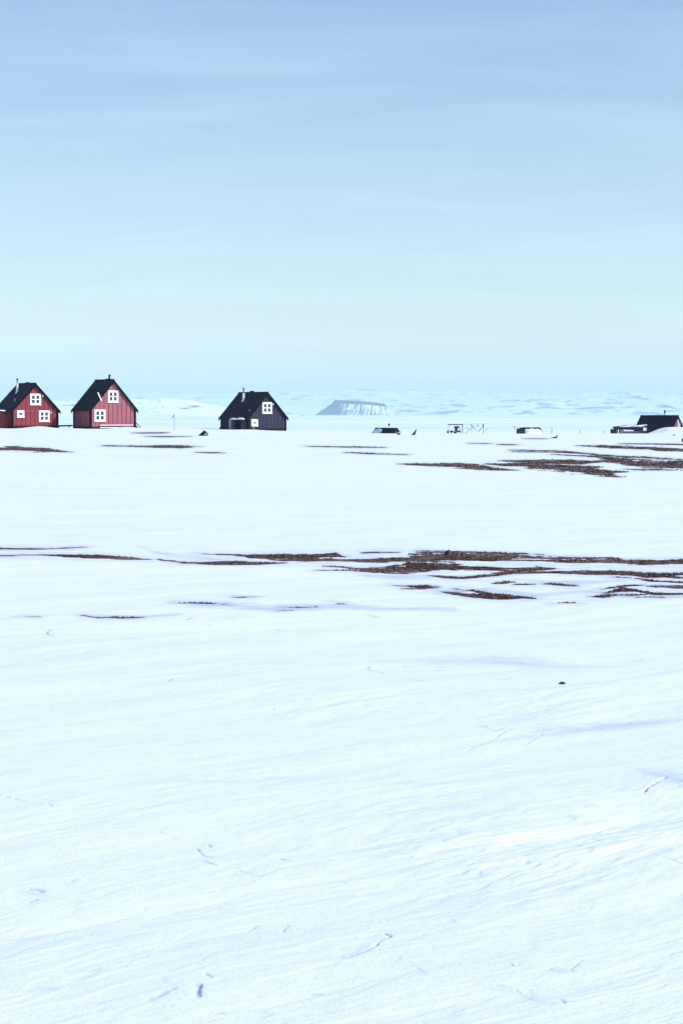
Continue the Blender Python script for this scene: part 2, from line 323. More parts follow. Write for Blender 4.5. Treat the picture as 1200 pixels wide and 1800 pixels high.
# ------------------------------------------------------------------ snow field mesh
ucols = np.concatenate([np.linspace(-1500, -60, 90)[:-1], np.arange(-60, 1262, 1.25), np.linspace(1262, 2700, 90)])
vrows = np.concatenate([np.arange(1880, 1090, -1.0), np.arange(1090, 940, -0.75), np.arange(940, 850, -1.0), np.arange(850, 745, -0.45)])
yrows = np.concatenate([[-90, -30, -12, -4, 0, 2.5, 4.5, 5.8], 7920.0 / (vrows - V0), np.linspace(445, 1100, 40)])
wid = np.where(yrows > 6.5, yrows, 6.5 + (6.5 - yrows) * 1.3)
Y = np.repeat(yrows[:, None], len(ucols), 1); X = (ucols[None, :] - U0) / F * wid[:, None]
H = land(X, Y)
Ys = np.maximum(Y, 1.0)
V = V0 + (EYE - H) * F / Ys; U = U0 + F * X / Ys
front = Y > 5
rag1 = fbm(X * 0.9, Y * 0.9, 5, 0.6) * 1.4 + 0.7 * fbm(X * 4.5, Y * 5, 3, 0.7); rag2 = fbm(X * 0.35 + 40, Y * 0.7 + 9, 5, 0.65) * 1.5
db = streak_field(U, V, BARE, (rag1, rag2)); di = streak_field(U, V, ICE_AND_HOLLOWS, (rag1, rag2))
bare = np.clip(0.5 + db * 0.38, 0, 1) * front * (1 - 0.75 * S((fbm(X * 0.55 + 3, Y * 2.6, 5, 0.75) - 0.14) / 0.2) * (Y < 60))
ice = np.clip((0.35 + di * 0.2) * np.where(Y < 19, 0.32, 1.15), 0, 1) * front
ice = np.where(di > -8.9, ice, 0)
# loose crumbs of bare ground round the streaks
near_b = np.clip(1 + db / 14.0, 0, 1)
dust = np.clip(1 + db / np.where(Y < 60, 10.0, 4.0), 0, 1) ** 1.5 * front
crumb = fbm(X * 1.7 + 7, Y * 2.6 + 3, 4, 0.7)
bare = np.maximum(bare, np.clip((crumb - 0.62) * 5, 0, 0.7) * near_b * (Y > 18) * (Y < 120))
# wind relief: sastrugi running at 42 degrees across the view
ca, sa = math.cos(R(42)), math.sin(R(42))
al = X * ca + Y * sa; ac = -X * sa + Y * ca
wob = fbm(al * 0.22, ac * 0.5, 2) * 0.5
fade1 = 1 - S((Y - 18) / 30); fade2 = 1 - S((Y - 45) / 80)
reg = S((fbm(X / 5 + 8, Y / 5 + 2, 3) + 0.25) / 0.7)
s1 = fbm(al * 0.50 + 5, (ac + wob) * 2.6, 4, 0.5)
s2 = fbm(al * 0.18 + 31, (ac + wob) * 0.9 + 12, 3, 0.5)
s3 = 1 - 2.6 * np.abs(fbm(al * 1.5 + 3, (ac + wob) * 6.0, 3, 0.6)); s4 = fbm(X * 9, Y * 9, 3, 0.7)
relief = fade1 * (0.35 + 0.65 * reg) * 0.0125 * s1 + fade2 * 0.022 * s2 + (1 - S((Y - 9) / 13)) * (.3 + reg) * 0.0040 * s3 + (1 - S((Y - 9) / 12)) * (.3 + reg) * 0.0009 * s4
# undercut lips: thin plates of crust with a sharp edge
tn = fbm(al * 0.35 + 2, (ac + wob) * 1.5 + 44, 5, 0.6)
for th in (-0.3, -0.12, 0.06, 0.22, 0.4):
    relief += fade1 * (1 - S((Y - 10) / 14)) * 0.007 * S((tn - th) / (0.045 + 0.008 * np.clip(Y - 8, 0, 20))) * (0.30 + 0.70 * S((reg - 0.45) / 0.4))
relief += (1 - S((Y - 90) / 60)) * S((Y - 12) / 15) * 0.022 * fbm(X / 3.0, Y / 2.2 + 70, 3)
# single marks in the snow: footprints, cracks, small hollows  (polyline in photo columns/rows, width cm, depth cm)
MARKS = [([(1128,1396),(1142,1387),(1152,1378),(1168,1369)], 3.2, 4.5), ([(1172,1362),(1186,1366),(1196,1366)], 3.5, 3.0), ([(1190,1385),(1215,1377)], 3, 2),
 ([(1160,1395),(1195,1389)], 2, 1), ([(346,1496),(356,1504),(369,1508)], 2.2, 2.2), ([(358,1518),(366,1522),(378,1527)], 2.0, 2.0), ([(366,1486),(369,1489)], 2.2, 1.5),
 ([(418,1532),(440,1541),(456,1545),(475,1539),(500,1531)], 1.4, 1.1), ([(492,1512),(508,1519)], 2.2, 1.6), ([(335,1742),(350,1740),(347,1752),(352,1758)], 2.6, 4.5),
 ([(384,1786),(388,1788)], 2.0, 2.2), ([(262,1768),(276,1756),(305,1748)], 2.5, 1.6), ([(280,1467),(290,1468)], 2, 1.3), ([(306,1474),(311,1475)], 2, 1.6),
 ([(415,1468),(423,1471)], 2, 1.3), ([(53,1567),(64,1566),(74,1574)], 3.0, 2.4), ([(50,1588),(62,1584)], 3, 1.8), ([(125,1553),(135,1551)], 2, 1), ([(160,1712),(175,1706)], 2.8, 1.7),
 ([(220,1700),(240,1692),(262,1685)], 1.5, 1.0), ([(600,1690),(625,1682),(650,1672),(665,1660),(684,1650)], 2.4, 2.0), ([(675,1646),(684,1652)], 2.5, 2.5), ([(732,1708),(745,1714)], 3.0, 2.2),
 ([(985,1768),(990,1772)], 3.5, 2.0), ([(895,1702),(905,1708),(915,1704)], 2.5, 1.2), ([(955,1712),(975,1706),(1000,1712),(1020,1694)], 2.5, 1.1), ([(870,1738),(905,1748),(912,1752)], 2.5, 1.2),
 ([(540,1755),(560,1750)], 2, 1.3), ([(548,1754),(554,1750)], 2, 1.6), ([(435,1642),(450,1632)], 2, 1.2), ([(495,1640),(505,1632)], 2, 1.4), ([(362,1722),(372,1726)], 2, 1.4),
 ([(845,1280),(870,1289),(885,1284)], 2.6, 1.8), ([(850,1310),(872,1299),(884,1292),(898,1286)], 2.4, 1.4), ([(920,1311),(945,1298),(952,1292)], 2.4, 1.2), ([(820,1322),(845,1312)], 2.4, 1.2),
 ([(80,1112),(83,1116),(92,1121),(100,1122)], 4, 3), ([(88,1108),(82,1114)], 4, 2.5), ([(294,1198),(301,1194)], 4, 3), ([(640,1176),(648,1174)], 5, 3.5), ([(645,1177),(675,1184)], 3, 2),
 ([(706,1172),(720,1173)], 4.5, 4), ([(756,1177),(772,1179)], 4.5, 4), ([(770,1173),(784,1173)], 4, 2), ([(876,1197),(896,1194)], 3.5, 2.5), ([(715,1196),(742,1198)], 3.5, 2), ([(1052,1173),(1066,1172)], 4, 3),
 ([(1109,1160),(1122,1162)], 4, 3), ([(984,1158),(990,1158)], 4, 3), ([(478,1249),(483,1247)], 3, 2.4), ([(543,1224),(549,1223)], 3, 2.4), ([(646,1083),(662,1085)], 6, 4), ([(326,1092),(334,1089)], 6, 3), ([(400,1089),(408,1089)], 6, 3.5),
 ([(360,1099),(372,1099)], 5, 2.5), ([(218,1122),(232,1123)], 5, 2), ([(485,1106),(500,1107)], 5, 2), ([(990,1488),(1020,1494),(1026,1496)], 1.6, 1.2), ([(1155,1508),(1175,1512),(1195,1522)], 1.8, 1.2),
 ([(1040,1478),(1060,1490)], 1.8, 0.8), ([(720,1512),(724,1511)], 2, 1.4), ([(800,1542),(806,1541)], 2, 1.4), ([(600,1555),(606,1554)], 2, 1.6), ([(862,1494),(900,1480),(922,1490)], 1.5, .8)]
flat = (Y > 6) & (Y < 26)
idx = np.where(flat.ravel())[0]
fx = X.ravel()[idx]; fy = Y.ravel()[idx]; add = np.zeros(len(idx)); mark_shade = np.zeros(len(idx)); marr = rag1.ravel()[idx]; mfin = fbm(fx * 14, fy * 14, 3) * 1.5
for pts, wc, dc in MARKS + [([(-6 + 15*k, 1401.5 + 2.9*k), (1 + 15*k, 1402.8 + 2.9*k)], 1.6, 1.8) for k in range(7)]:
    P3 = [px_to_ground(a, b) for a, b in pts]
    x0 = min(p.x for p in P3) - .3; x1 = max(p.x for p in P3) + .3; y0 = min(p.y for p in P3) - .5; y1 = max(p.y for p in P3) + .5
    q = np.where((fx > x0) & (fx < x1) & (fy > y0) & (fy < y1))[0]
    if not len(q): continue
    best = np.full(len(q), 9.0)
    for a, b in zip(P3[:-1], P3[1:]):
        dx_, dy_ = b.x - a.x, b.y - a.y; l2 = dx_*dx_ + dy_*dy_ + 1e-9
        t = np.clip(((fx[q]-a.x)*dx_ + (fy[q]-a.y)*dy_) / l2, 0, 1)
        best = np.minimum(best, np.hypot(fx[q]-a.x-t*dx_, fy[q]-a.y-t*dy_))
    wd = wc * 0.0038 * (1 + 0.9 * marr[q] + 0.5 * mfin[q]).clip(0.25, 2.5); 
    mark_shade[q] = np.maximum(mark_shade[q], 1.0 * np.exp(-(best / (wd * 1.3)) ** 2) * min(1, dc / 1.8)); add[q] -= dc * 0.0028 * (0.6 + 0.8 * mfin[q]).clip(0, 1.5) * np.exp(-(best / wd) ** 2)
icf = ice.ravel(); icf[idx] = np.maximum(icf[idx], mark_shade); ice = icf.reshape(ice.shape); rel_flat = relief.ravel(); rel_flat[idx] += add; relief = rel_flat.reshape(relief.shape)  # shade of the marks painted as blue tint through the ice attribute
Z = H + relief * front - bare * np.where(Y < 60, 0.006, 0.015)
nr, nc = Y.shape
def grid_object(name, X, Y, Z, attrs, material, flip=False):
    nr, nc = X.shape
    me = bpy.data.meshes.new(name); nv = nr * nc; nf = (nr - 1) * (nc - 1)
    me.vertices.add(nv); me.vertices.foreach_set('co', np.stack([X, Y, Z], -1).reshape(-1).astype(np.float32))
    i = np.arange(nr - 1)[:, None] * nc + np.arange(nc - 1)[None, :]
    q = np.stack([i, i + 1, i + nc + 1, i + nc], -1) if not flip else np.stack([i, i + nc, i + nc + 1, i + 1], -1)
    me.loops.add(nf * 4); me.loops.foreach_set('vertex_index', q.reshape(-1).astype(np.int32))
    me.polygons.add(nf); me.polygons.foreach_set('loop_start', (np.arange(nf) * 4).astype(np.int32)); me.polygons.foreach_set('loop_total', np.full(nf, 4, np.int32))
    me.update(calc_edges=True); me.polygons.foreach_set('use_smooth', np.ones(nf, bool))
    for k, a in attrs.items():
        at_ = me.attributes.new(k, 'FLOAT', 'POINT'); at_.data.foreach_set('value', a.reshape(-1).astype(np.float32))
    me.materials.append(material)
    o = bpy.data.objects.new(name, me); C.objects.link(o); return o
r0 = 0
flipn = yrows[0] > yrows[-1]
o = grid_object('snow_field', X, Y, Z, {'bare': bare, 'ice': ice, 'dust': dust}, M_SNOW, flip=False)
tag(o, 'wind packed snow field with bare streaks of tundra', kind='structure')

# dry tundra grass standing in the bare streaks
cell_u = np.gradient(X, axis=1); cell_y = np.abs(np.gradient(Y, axis=0)); area = np.abs(cell_u * cell_y)
def grass(y_lo, y_hi, n, hgt, wdt, seed):
    m = (bare > 0.62) & (Y > y_lo) & (Y < y_hi) & (X / Y * F + U0 > -120) & (X / Y * F + U0 < 1320)
    ids = np.where(m.ravel())[0]; p = area.ravel()[ids]; p = p / p.sum()
    r = np.random.default_rng(seed); ch = r.choice(ids, n, p=p)
    bx = X.ravel()[ch] + r.uniform(-.5, .5, n) * cell_u.ravel()[ch]; by = Y.ravel()[ch] + r.uniform(-.5, .5, n) * cell_y.ravel()[ch]; bz = Z.ravel()[ch] - 0.005
    clump = np.clip(0.75 + 0.9 * fbm(bx * 1.3, by * 1.3 + 5, 3), 0.3, 1.6)
    nb = 4; v = []; 
    a = r.uniform(0, 2*np.pi, (n, nb)); hh = hgt * clump[:, None] * r.uniform(.5, 1.3, (n, nb)); ww = wdt * r.uniform(.6, 1.4, (n, nb)); ln = r.uniform(.2, 1.1, (n, nb)) * hh
    ox = r.normal(0, wdt, (n, nb)); oy = r.normal(0, wdt, (n, nb))
    cx = bx[:, None] + ox; cy = by[:, None] + oy; cz = np.repeat(bz[:, None], nb, 1)
    pa = np.stack([cx - np.sin(a)*ww, cy + np.cos(a)*ww, cz], -1); pb = np.stack([cx + np.sin(a)*ww, cy - np.cos(a)*ww, cz], -1)
    pc = np.stack([cx + np.cos(a)*ln, cy + np.sin(a)*ln, cz + hh], -1)
    V3 = np.stack([pa, pb, pc], 2).reshape(-1, 3)
    tone = np.repeat(np.clip(r.normal(0.45, .22, (n, nb)) + 0.3 * fbm(bx * .8 + 9, by * .8, 3)[:, None], 0, 1).reshape(-1), 3)
    return V3, tone
parts_ = [grass(19, 60, 17000, 0.024, 0.011, 1), grass(60, 150, 12000, 0.05, 0.03, 2)]
V3 = np.concatenate([p[0] for p in parts_]); tone = np.concatenate([p[1] for p in parts_])
me = bpy.data.meshes.new('dry_grass'); me.vertices.add(len(V3)); me.vertices.foreach_set('co', V3.reshape(-1).astype(np.float32))
nf = len(V3) // 3; me.loops.add(nf * 3); me.loops.foreach_set('vertex_index', np.arange(nf * 3, dtype=np.int32)); me.polygons.add(nf)
me.polygons.foreach_set('loop_start', (np.arange(nf) * 3).astype(np.int32)); me.polygons.foreach_set('loop_total', np.full(nf, 3, np.int32)); me.update(calc_edges=True)
ta = me.attributes.new('tone', 'FLOAT', 'POINT'); ta.data.foreach_set('value', tone.astype(np.float32))
mg = bpy.data.materials.new('dry_grass'); mg.use_nodes = True; t = mg.node_tree; b = t.nodes['Principled BSDF']; b.inputs['Roughness'].default_value = 0.8; b.inputs['Specular IOR Level'].default_value = 0.2
a_ = t.nodes.new('ShaderNodeAttribute'); a_.attribute_name = 'tone'; rp = t.nodes.new('ShaderNodeValToRGB'); e = rp.color_ramp.elements
e[0].position = 0.2; e[0].color = (0.045, 0.024, 0.032, 1); e[1].position = 0.85; e[1].color = (0.40, 0.29, 0.22, 1); q = e.new(0.5); q.color = (0.165, 0.092, 0.088, 1)
t.links.new(a_.outputs['Fac'], rp.inputs[0]); t.links.new(rp.outputs[0], b.inputs['Base Color']); me.materials.append(mg)
og = bpy.data.objects.new('dry_grass', me); C.objects.link(og); tag(og, 'short dry brown grass on the bare streaks between snow', 'grass', kind='stuff')

# ------------------------------------------------------------------ sea ice, hills, table mountain
SEA = -10.0
def sea_material():
    m = bpy.data.materials.new('sea_ice'); m.use_nodes = True; t = m.node_tree; n = t.nodes; b = n['Principled BSDF']
    b.inputs['Roughness'].default_value = 0.8; b.inputs['Specular IOR Level'].default_value = 0.2
    g = n.new('ShaderNodeNewGeometry'); mp = n.new('ShaderNodeMapping'); mp.inputs['Scale'].default_value = (0.0009, 0.003, 1); mp.inputs['Rotation'].default_value = (0, 0, R(4))
    z = n.new('ShaderNodeTexNoise'); z.inputs['Scale'].default_value = 1.0; z.inputs['Detail'].default_value = 7; z.inputs['Roughness'].default_value = 0.6
    t.links.new(g.outputs['Position'], mp.inputs[0]); t.links.new(mp.outputs[0], z.inputs['Vector']); rp = n.new('ShaderNodeValToRGB'); e = rp.color_ramp.elements
    e[0].position = 0.38; e[0].color = (0.62, 0.77, 0.88, 1); e[1].position = 0.62; e[1].color = (0.82, 0.92, 0.96, 1)
    t.links.new(z.outputs['Fac'], rp.inputs[0]); t.links.new(rp.outputs[0], b.inputs['Base Color']); return m
ms = MB(); E_ = 44000
ms.poly([(-E_, -E_, SEA), (E_, -E_, SEA), (E_, E_, SEA), (-E_, E_, SEA)], [(0, 1, 2, 3)])
tag(ms.build('sea_ice', sea_material()), 'flat snow covered sea ice reaching the horizon', kind='structure')

M_MESA = rock_snow_material('mesa_rock_and_snow', (0.022, 0.035, 0.08), (0.85, 0.92, 0.95))
M_HILL = rock_snow_material('hill_rock_and_snow', (0.10, 0.135, 0.21), (0.85, 0.92, 0.95))
# table mountain
D = 14500.0; k = F / D
def px2x(u, d): return (u - U0) / F * d
xs = np.linspace(px2x(535, D), px2x(715, D), 420); ys = np.linspace(D - 60, D + 560, 200)
XX, YY = np.meshgrid(xs, ys)
xl = px2x(553, D); xr = px2x(703, D)
wv = fbm(XX / 60, YY / 60, 4) * 0.10
tl = (XX - xl) / (39 / k); tr = (xr - XX) / (28 / k); tf = (YY - D) / 150.0; tb = (D + 500 - YY) / 120.0
def smin(a, b, s=0.10): 
    h_ = np.clip(0.5 + 0.5 * (b - a) / s, 0, 1); return b * (1 - h_) + a * h_ - s * h_ * (1 - h_)
t0 = smin(smin(tl, tr), smin(tf, tb)) + wv * 0.5
shr = np.interp(XX * k + U0, [590, 640, 660, 690], [-0.40, -0.25, 0.05, 0.40])
gul = fbm((XX + (YY - D) * shr) / 11.0 + 4, (YY - D) / 200, 4, 0.6)
t1 = t0 + gul * 0.045 * np.clip(t0, 0, 1)
prof = np.interp(t1, [-0.05, 0, 0.78, 0.88, 0.98, 3], [0, 0.01, 0.74, 0.955, 1.0, 1.0])
Htop = np.interp(XX, [px2x(590, D), px2x(640, D), px2x(683, D), px2x(697, D)], [27.8/k, 25.5/k, 20.0/k, 13/k])
ZZ = SEA + prof * (Htop + 3.0 * fbm(XX / 22, YY / 22, 4)) - 0.5
uu = XX * k + U0
rib = S((gul + 0.05 + np.interp(uu, [560, 588, 600, 650, 668, 697], [1.0, 0.9, 0.08, 0.06, -0.12, 0.05])) / 0.22)
band = S((prof - 0.72) / 0.06) * (1 - S((prof - 0.985) / 0.012))
low = S((0.5 - prof) / 0.3) * np.interp(uu, [600, 640, 690], [0.2, 0.15, 0.0])
rk = np.clip(np.maximum(rib * (prof < 0.99), band * 1.1) + low, 0, 1) * (prof > 0.02)
tag(grid_object('table_mountain', XX, YY, ZZ, {'rock': rk}, M_MESA), 'flat topped rock mountain with snow gullies', kind='structure')

def hills(name, d, depth, u_lo, u_hi, tops, seed, rock_amt, label, nx=700, ny=110):
    kk = F / d
    uu = np.linspace(u_lo, u_hi, nx); xs = (uu - U0) / kk; ys = d + depth * np.linspace(0, 1, ny) ** 1.0
    XX, YY = np.meshgrid(xs, ys); UU = np.repeat(uu[None, :], ny, 0); T = (YY - d) / depth
    top = np.interp(UU, [p[0] for p in tops], [(V0 - p[1]) / kk * (1 + depth * 0.55 / d) for p in tops])
    ridge = np.interp(T, [0, 0.06, 0.25, 0.42, 0.62, 0.8, 1.0], [0, 0.18, 0.48, 0.62, 1.0, 0.8, 0.0])
    sc_ = d / 14.0
    n_ = fbm(XX / sc_ + seed, YY / sc_ * 1.0 + seed * 2, 5, 0.55); n2 = fbm(XX / (sc_ * .16) + seed, YY / (sc_ * .3), 4, 0.6)
    ZZ = SEA - 2 + ridge * (top + 12) * (1 + 0.30 * n_ + 0.12 * n2)
    hrel = ZZ / (top.max() + 1)
    st = fbm(XX / (sc_ * 0.20) + seed * 3, hrel * 8 + n_ * 1.2 + seed, 5, 0.6)
    rk = S((st + rock_amt + 0.25 * n2) / 0.22) * (ZZ > SEA + 3)
    return tag(grid_object(name, XX, YY, ZZ, {'rock': np.clip(rk, 0, 1)}, M_HILL), label, kind='structure')
hills('hills', 27000, 9000, -500, 1700, [(-500,700),(0,697),(200,694),(400,689),(480,686),(560,688),(620,685),(760,690),(860,686),(1000,688),(1100,692),(1200,688),(1700,692)], 3.1, -0.12, 'distant pale snow hills along the horizon')
hills('hills', 19500, 4500, 690, 1700, [(690,726),(740,716),(800,709),(860,706),(930,700),(985,701),(1040,706),(1085,697),(1150,700),(1200,696),(1400,690),(1700,700)], 8.7, -0.05, 'right hand snow hills with blue rock bands')
hills('hills', 9500, 2600, -600, 520, [(-600,690),(-100,703),(100,704),(235,701),(290,703),(315,708),(350,712),(400,722),(470,727),(520,729)], 5.2, -0.20, 'low snow hills behind the left houses')

# ------------------------------------------------------------------ haze
hb = MB(); hb.box(-44500, 44500, -44500, 44500, SEA - 3.0, 420)
hm = bpy.data.materials.new('haze'); hm.use_nodes = True; t = hm.node_tree; t.nodes.remove(t.nodes['Principled BSDF'])
pv = t.nodes.new('ShaderNodeVolumePrincipled'); pv.inputs['Density'].default_value = 5.5e-5; pv.inputs['Color'].default_value = (0.56, 0.79, 0.92, 1); pv.inputs['Anisotropy'].default_value = 0.0
t.links.new(pv.outputs[0], t.nodes['Material Output'].inputs['Volume'])
tag(hb.build('haze', hm), 'pale cold air over the sea ice', kind='stuff')

# ------------------------------------------------------------------ houses
def window(root, lx, z, w, h, panes=4, glass=None, y=-0.0):
    m = MB(); fr = 0.25 if panes == 4 else (0.15 if panes == 2 else 0.30); yo = y
    m.box(lx - w/2, lx + w/2, yo - 0.07, yo - 0.002, z - h/2, z - h/2 + fr); m.box(lx - w/2, lx + w/2, yo - 0.07, yo - 0.002, z + h/2 - fr, z + h/2)
    m.box(lx - w/2, lx - w/2 + fr, yo - 0.07, yo - 0.002, z - h/2 + fr, z + h/2 - fr); m.box(lx + w/2 - fr, lx + w/2, yo - 0.07, yo - 0.002, z - h/2 + fr, z + h/2 - fr)
    m.box(lx - w/2 - 0.04, lx + w/2 + 0.04, yo - 0.13, yo - 0.072, z - h/2 - 0.03, z - h/2 + 0.05)
    if panes == 4:
        m.box(lx - 0.12, lx + 0.12, yo - 0.065, yo - 0.002, z - h/2 + fr, z + h/2 - fr)
        m.box(lx - w/2 + fr, lx - 0.12, yo - 0.062, yo - 0.002, z - 0.06, z + 0.06); m.box(lx + 0.12, lx + w/2 - fr, yo - 0.062, yo - 0.002, z - 0.06, z + 0.06)
    f = m.build('window', M_WHITE, root)
    g = MB(); g.box(lx - w/2 + fr + 0.002, lx + w/2 - fr - 0.002, yo - 0.03, yo - 0.004, z - h/2 + fr + .002, z + h/2 - fr - .002)
    g.build('pane', glass or M_GLASS, f)
    return f
def house(name, label, loc, rz, W, L, Hw, rise, mw, mgap, base=-1.0, drop=0, bb=0.42):
    root = thing(name, label, 'house', loc, rz)
    hw = W / 2; m = MB()
    # closed pentagonal body
    pts = [(-hw,0,base),(hw,0,base),(hw,0,Hw),(0,0,Hw+rise),(-hw,0,Hw)]; pts += [(p[0], L, p[2]) for p in pts]
    m.poly(pts, [(0,1,2,3,4),(9,8,7,6,5),(0,5,6,1),(1,6,7,2),(2,7,8,3),(3,8,9,4),(4,9,5,0)])
    # dark lines of the vertical boarding
    n = int(W / 0.55)
    for i in range(1, n):
        x = -hw + W * i / n; zt = Hw + rise * (1 - abs(x) / hw) - 0.12
        m.box(x - .025, x + .025, -0.02, 0.001, base, zt, 1); m.box(x - .025, x + .025, L - .001, L + .02, base, zt, 1)
    n = int(L / 0.5)
    for i in range(1, n):
        y = L * i / n
        for s in (-1, 1): m.box(min(s*(hw-.001), s*(hw+.02)), max(s*(hw-.001), s*(hw+.02)), y - .025, y + .025, base, Hw - .06, 1)
    m.build('wall', [mw, mgap], root)
    # roof: two slabs
    eo, go, th = 0.28, 0.20, 0.13; sl_ = rise / hw; m = MB()
    nx, nz = sl_ / math.hypot(1, sl_), 1 / math.hypot(1, sl_)
    for s in (-1, 1):
        a = (0, Hw + rise + 0.01); b_ = (s * (hw + eo), Hw - eo * sl_ + 0.01)
        up = (s * nx * th, nz * th)
        q = [(0, a[1]), b_, (b_[0] + up[0], b_[1] + up[1]), (0, a[1] + th / nz)]
        pts = [(x, -go, z) for x, z in q] + [(x, L + go, z) for x, z in q]
        f = [(0,1,2,3),(7,6,5,4),(1,5,6,2),(2,6,7,3),(0,4,5,1)]
        if s > 0: f = [t_[::-1] for t_ in f]
        f = [t_[::-1] for t_ in f]
        m.poly(pts, f)
        for j in range(1, 5):   # lapped felt joints
            t_ = j / 5; x = b_[0] * t_ + up[0]; z = a[1] + (b_[1] - a[1]) * t_ + up[1]
            m.box(-.02, .02, -go, L + go, -.002, .012, 0, Matrix.Translation((x, 0, z)) @ Matrix.Rotation(-s * -math.atan(sl_) * -1, 4, 'Y'))
    m.box(-0.12, 0.12, -go - 0.02, L + go + 0.02, Hw + rise + th / nz - 0.09, Hw + rise + th / nz + 0.04)
    m.build('roof', M_ROOF, root)
    for y in (-go - 0.03, L + go):       # bargeboards
        for s in (-1, 1):
            m = MB(); a = (0, Hw + rise + th / nz - 0.02); b_ = (s * (hw + eo + .07), Hw - (eo+.07) * sl_ + th / nz - 0.02); dd = bb
            q = [a, b_, (b_[0], b_[1] - dd), (0, a[1] - dd)]
            m.poly([(x, y, z) for x, z in q] + [(x, y + 0.03, z) for x, z in q], [(0,1,2,3),(7,6,5,4),(0,4,5,1),(1,5,6,2),(2,6,7,3),(3,7,4,0)]); m.build('bargeboard', M_TRIM, root)
    for sx in (-1, 1):
        for y in (0, L):
            m = MB(); x = sx * hw; m.box(x - .14, x + .14, y - .05 if y == 0 else y - .10, y + .10 if y == 0 else y + .05, base, Hw - .04)
            m.build('corner_board', M_TRIM, root)
    m = MB(); m.box(-hw - .04, hw + .04, -.04, L + .04, base - .1, drop + 0.42); m.build('foundation', M_CONC, root)
    return root
def ph(D_, hz): return D_  # unused

SRZ = R(31)
# house 2 (tall faded red)
D2 = 255.0
h2 = house('wooden_house', 'tall faded red wooden house with black roof, a ladder lying along its base', at(199, D2, 756), SRZ, 6.0, 5.1, 2.68, 3.45, M_ROSE, M_REDGAP)
z0 = h2.location.z
def zl(v, D_, z0): return EYE - (v - V0) / F * D_ - z0
window(h2, 0.0, zl(697, D2, z0), 1.41, 1.5); window(h2, -1.78, zl(730.4, D2, z0), 1.48, 1.5)
m = MB(); m.box(-.22, .22, 1.0, 1.75, 6.12, 6.42); cb_ = m.build('chimney_base', M_TRIM, h2)
m = MB(); m.tube((0, 1.2, 6.3), (0.05, 1.15, 6.82), .12, .12); m.tube((0.05, 1.15, 6.78), (.06, 1.15, 6.93), .17, .15); m.build('chimney', M_BLACK, h2)
m = MB(); m.tube((0, 4.9, 6.2), (0, 4.9, 7.0), .018); m.box(-.12, .12, 4.89, 4.91, 6.93, 6.95); m.build('antenna', M_METAL, h2)
m = MB(); m.tube((-1.72, -.33, zl(704.5, D2, z0)), (-2.22, -.33, zl(690, D2, z0)), .085, .075, 10); m.build('vent_pipe', M_WHITE, h2)
# stairs on the far right side
m = MB()
for i in range(5): m.box(3.1 + .18*i, 3.34 + .18*i, 0.5, 1.3, .62 - .17*i, .68 - .17*i)
m.build('stair', M_DARKW, h2)
m = MB()
for y in (0.5, 1.3):
    m.tube((3.1, y, 1.15), (4.0, y, 0.35), .05); m.tube((3.1, y, .6), (4.0, y, -0.25), .07); m.tube((3.12, y, .0), (3.12, y, 1.2), .035); m.tube((3.98, y, -.4), (3.98, y, .42), .035)
m.build('stair_rail', M_DARKW, h2)
# ladder along the base
ld = thing('ladder', 'long pale ladder lying on its side along the base of the tall faded red house', 'ladder', h2.location, SRZ)
zt = zl(747.2, D2, z0); zb = zl(751.6, D2, z0)
for z in (zt, zb):
    m = MB(); m.box(-1.85, 2.65, -.22, -.15, z - .045, z + .045); m.build('side_rail', M_TARP if False else M_WHITE, ld)
for i in range(12):
    m = MB(); x = -1.7 + i * .38; m.tube((x, -.185, zb + .04), (x, -.185, zt - .04), .02, n=6); m.build('rung', M_METAL, ld)

# house 1 (bright red, porch)
h1 = house('wooden_house', 'bright red wooden house at the left edge, with three white windows and a porch', at(62, D2, 754), SRZ, 6.0, 5.5, 2.42, 3.12, M_RED, M_REDGAP)
z1 = h1.location.z
f1 = lambda u: (u - 62) / 12.1
window(h1, f1(62.7), zl(702, D2, z1), 1.46, 1.42); window(h1, f1(76.9), zl(731.4, D2, z1), 1.42, 1.42); window(h1, f1(38.9), zl(727.6, D2, z1), .96, .88, 1)
m = MB(); z = zl(722.6, D2, z1)
for xa, xb in ((-2.88, -2.40), (-1.4, .46), (1.95, 2.88)):
    m = MB(); m.box(xa, xb, -.045, -.022, z - .035, z + .035); m.build('trim_strip', M_ROSE, h1)
for u, v in ((87.3, 725), (74, 695.5)):
    m = MB(); x, z = f1(u), zl(v, D2, z1); m.box(x - .03, x + .03, -.10, -.003, z - .03, z + .03); m.tube((x, -.13, z - .14), (x, -.13, z + .12), .075, .045, 10); m.build('wall_lamp', M_WHITE, h1)
def flue(root, lx, ly, zb_, zw, ztop, r):
    m = MB(); m.tube((lx, ly, zb_ - .3), (lx, ly, zw), r, r * .92, 12); m.tube((lx, ly, zb_ - .12), (lx, ly, zb_ + .12), r * 1.9, r * 1.1, 12); o = m.build('flue', M_WHITE, root)
    m = MB(); m.tube((lx, ly, zw), (lx, ly, ztop - .14), r * .45, r * .45, 8); m.tube((lx, ly, ztop - .16), (lx, ly, ztop), r * .95, r * .7, 10); m.build('flue_cap', M_METAL if False else M_BLACK, o)
flue(h1, -1.04, 3.25, zl(690, D2, z1), zl(673, D2, z1), zl(665, D2, z1), .15)
m = MB(); m.box(-.2, .2, 2.2, 2.6, 5.6, 5.86); m.build('ridge_vent', M_TRIM, h1)
m = MB(); m.tube((-2.2, 1.1, 3.35), (-2.25, 1.1, 3.75), .07, .07); m.build('roof_vent', M_METAL, h1)
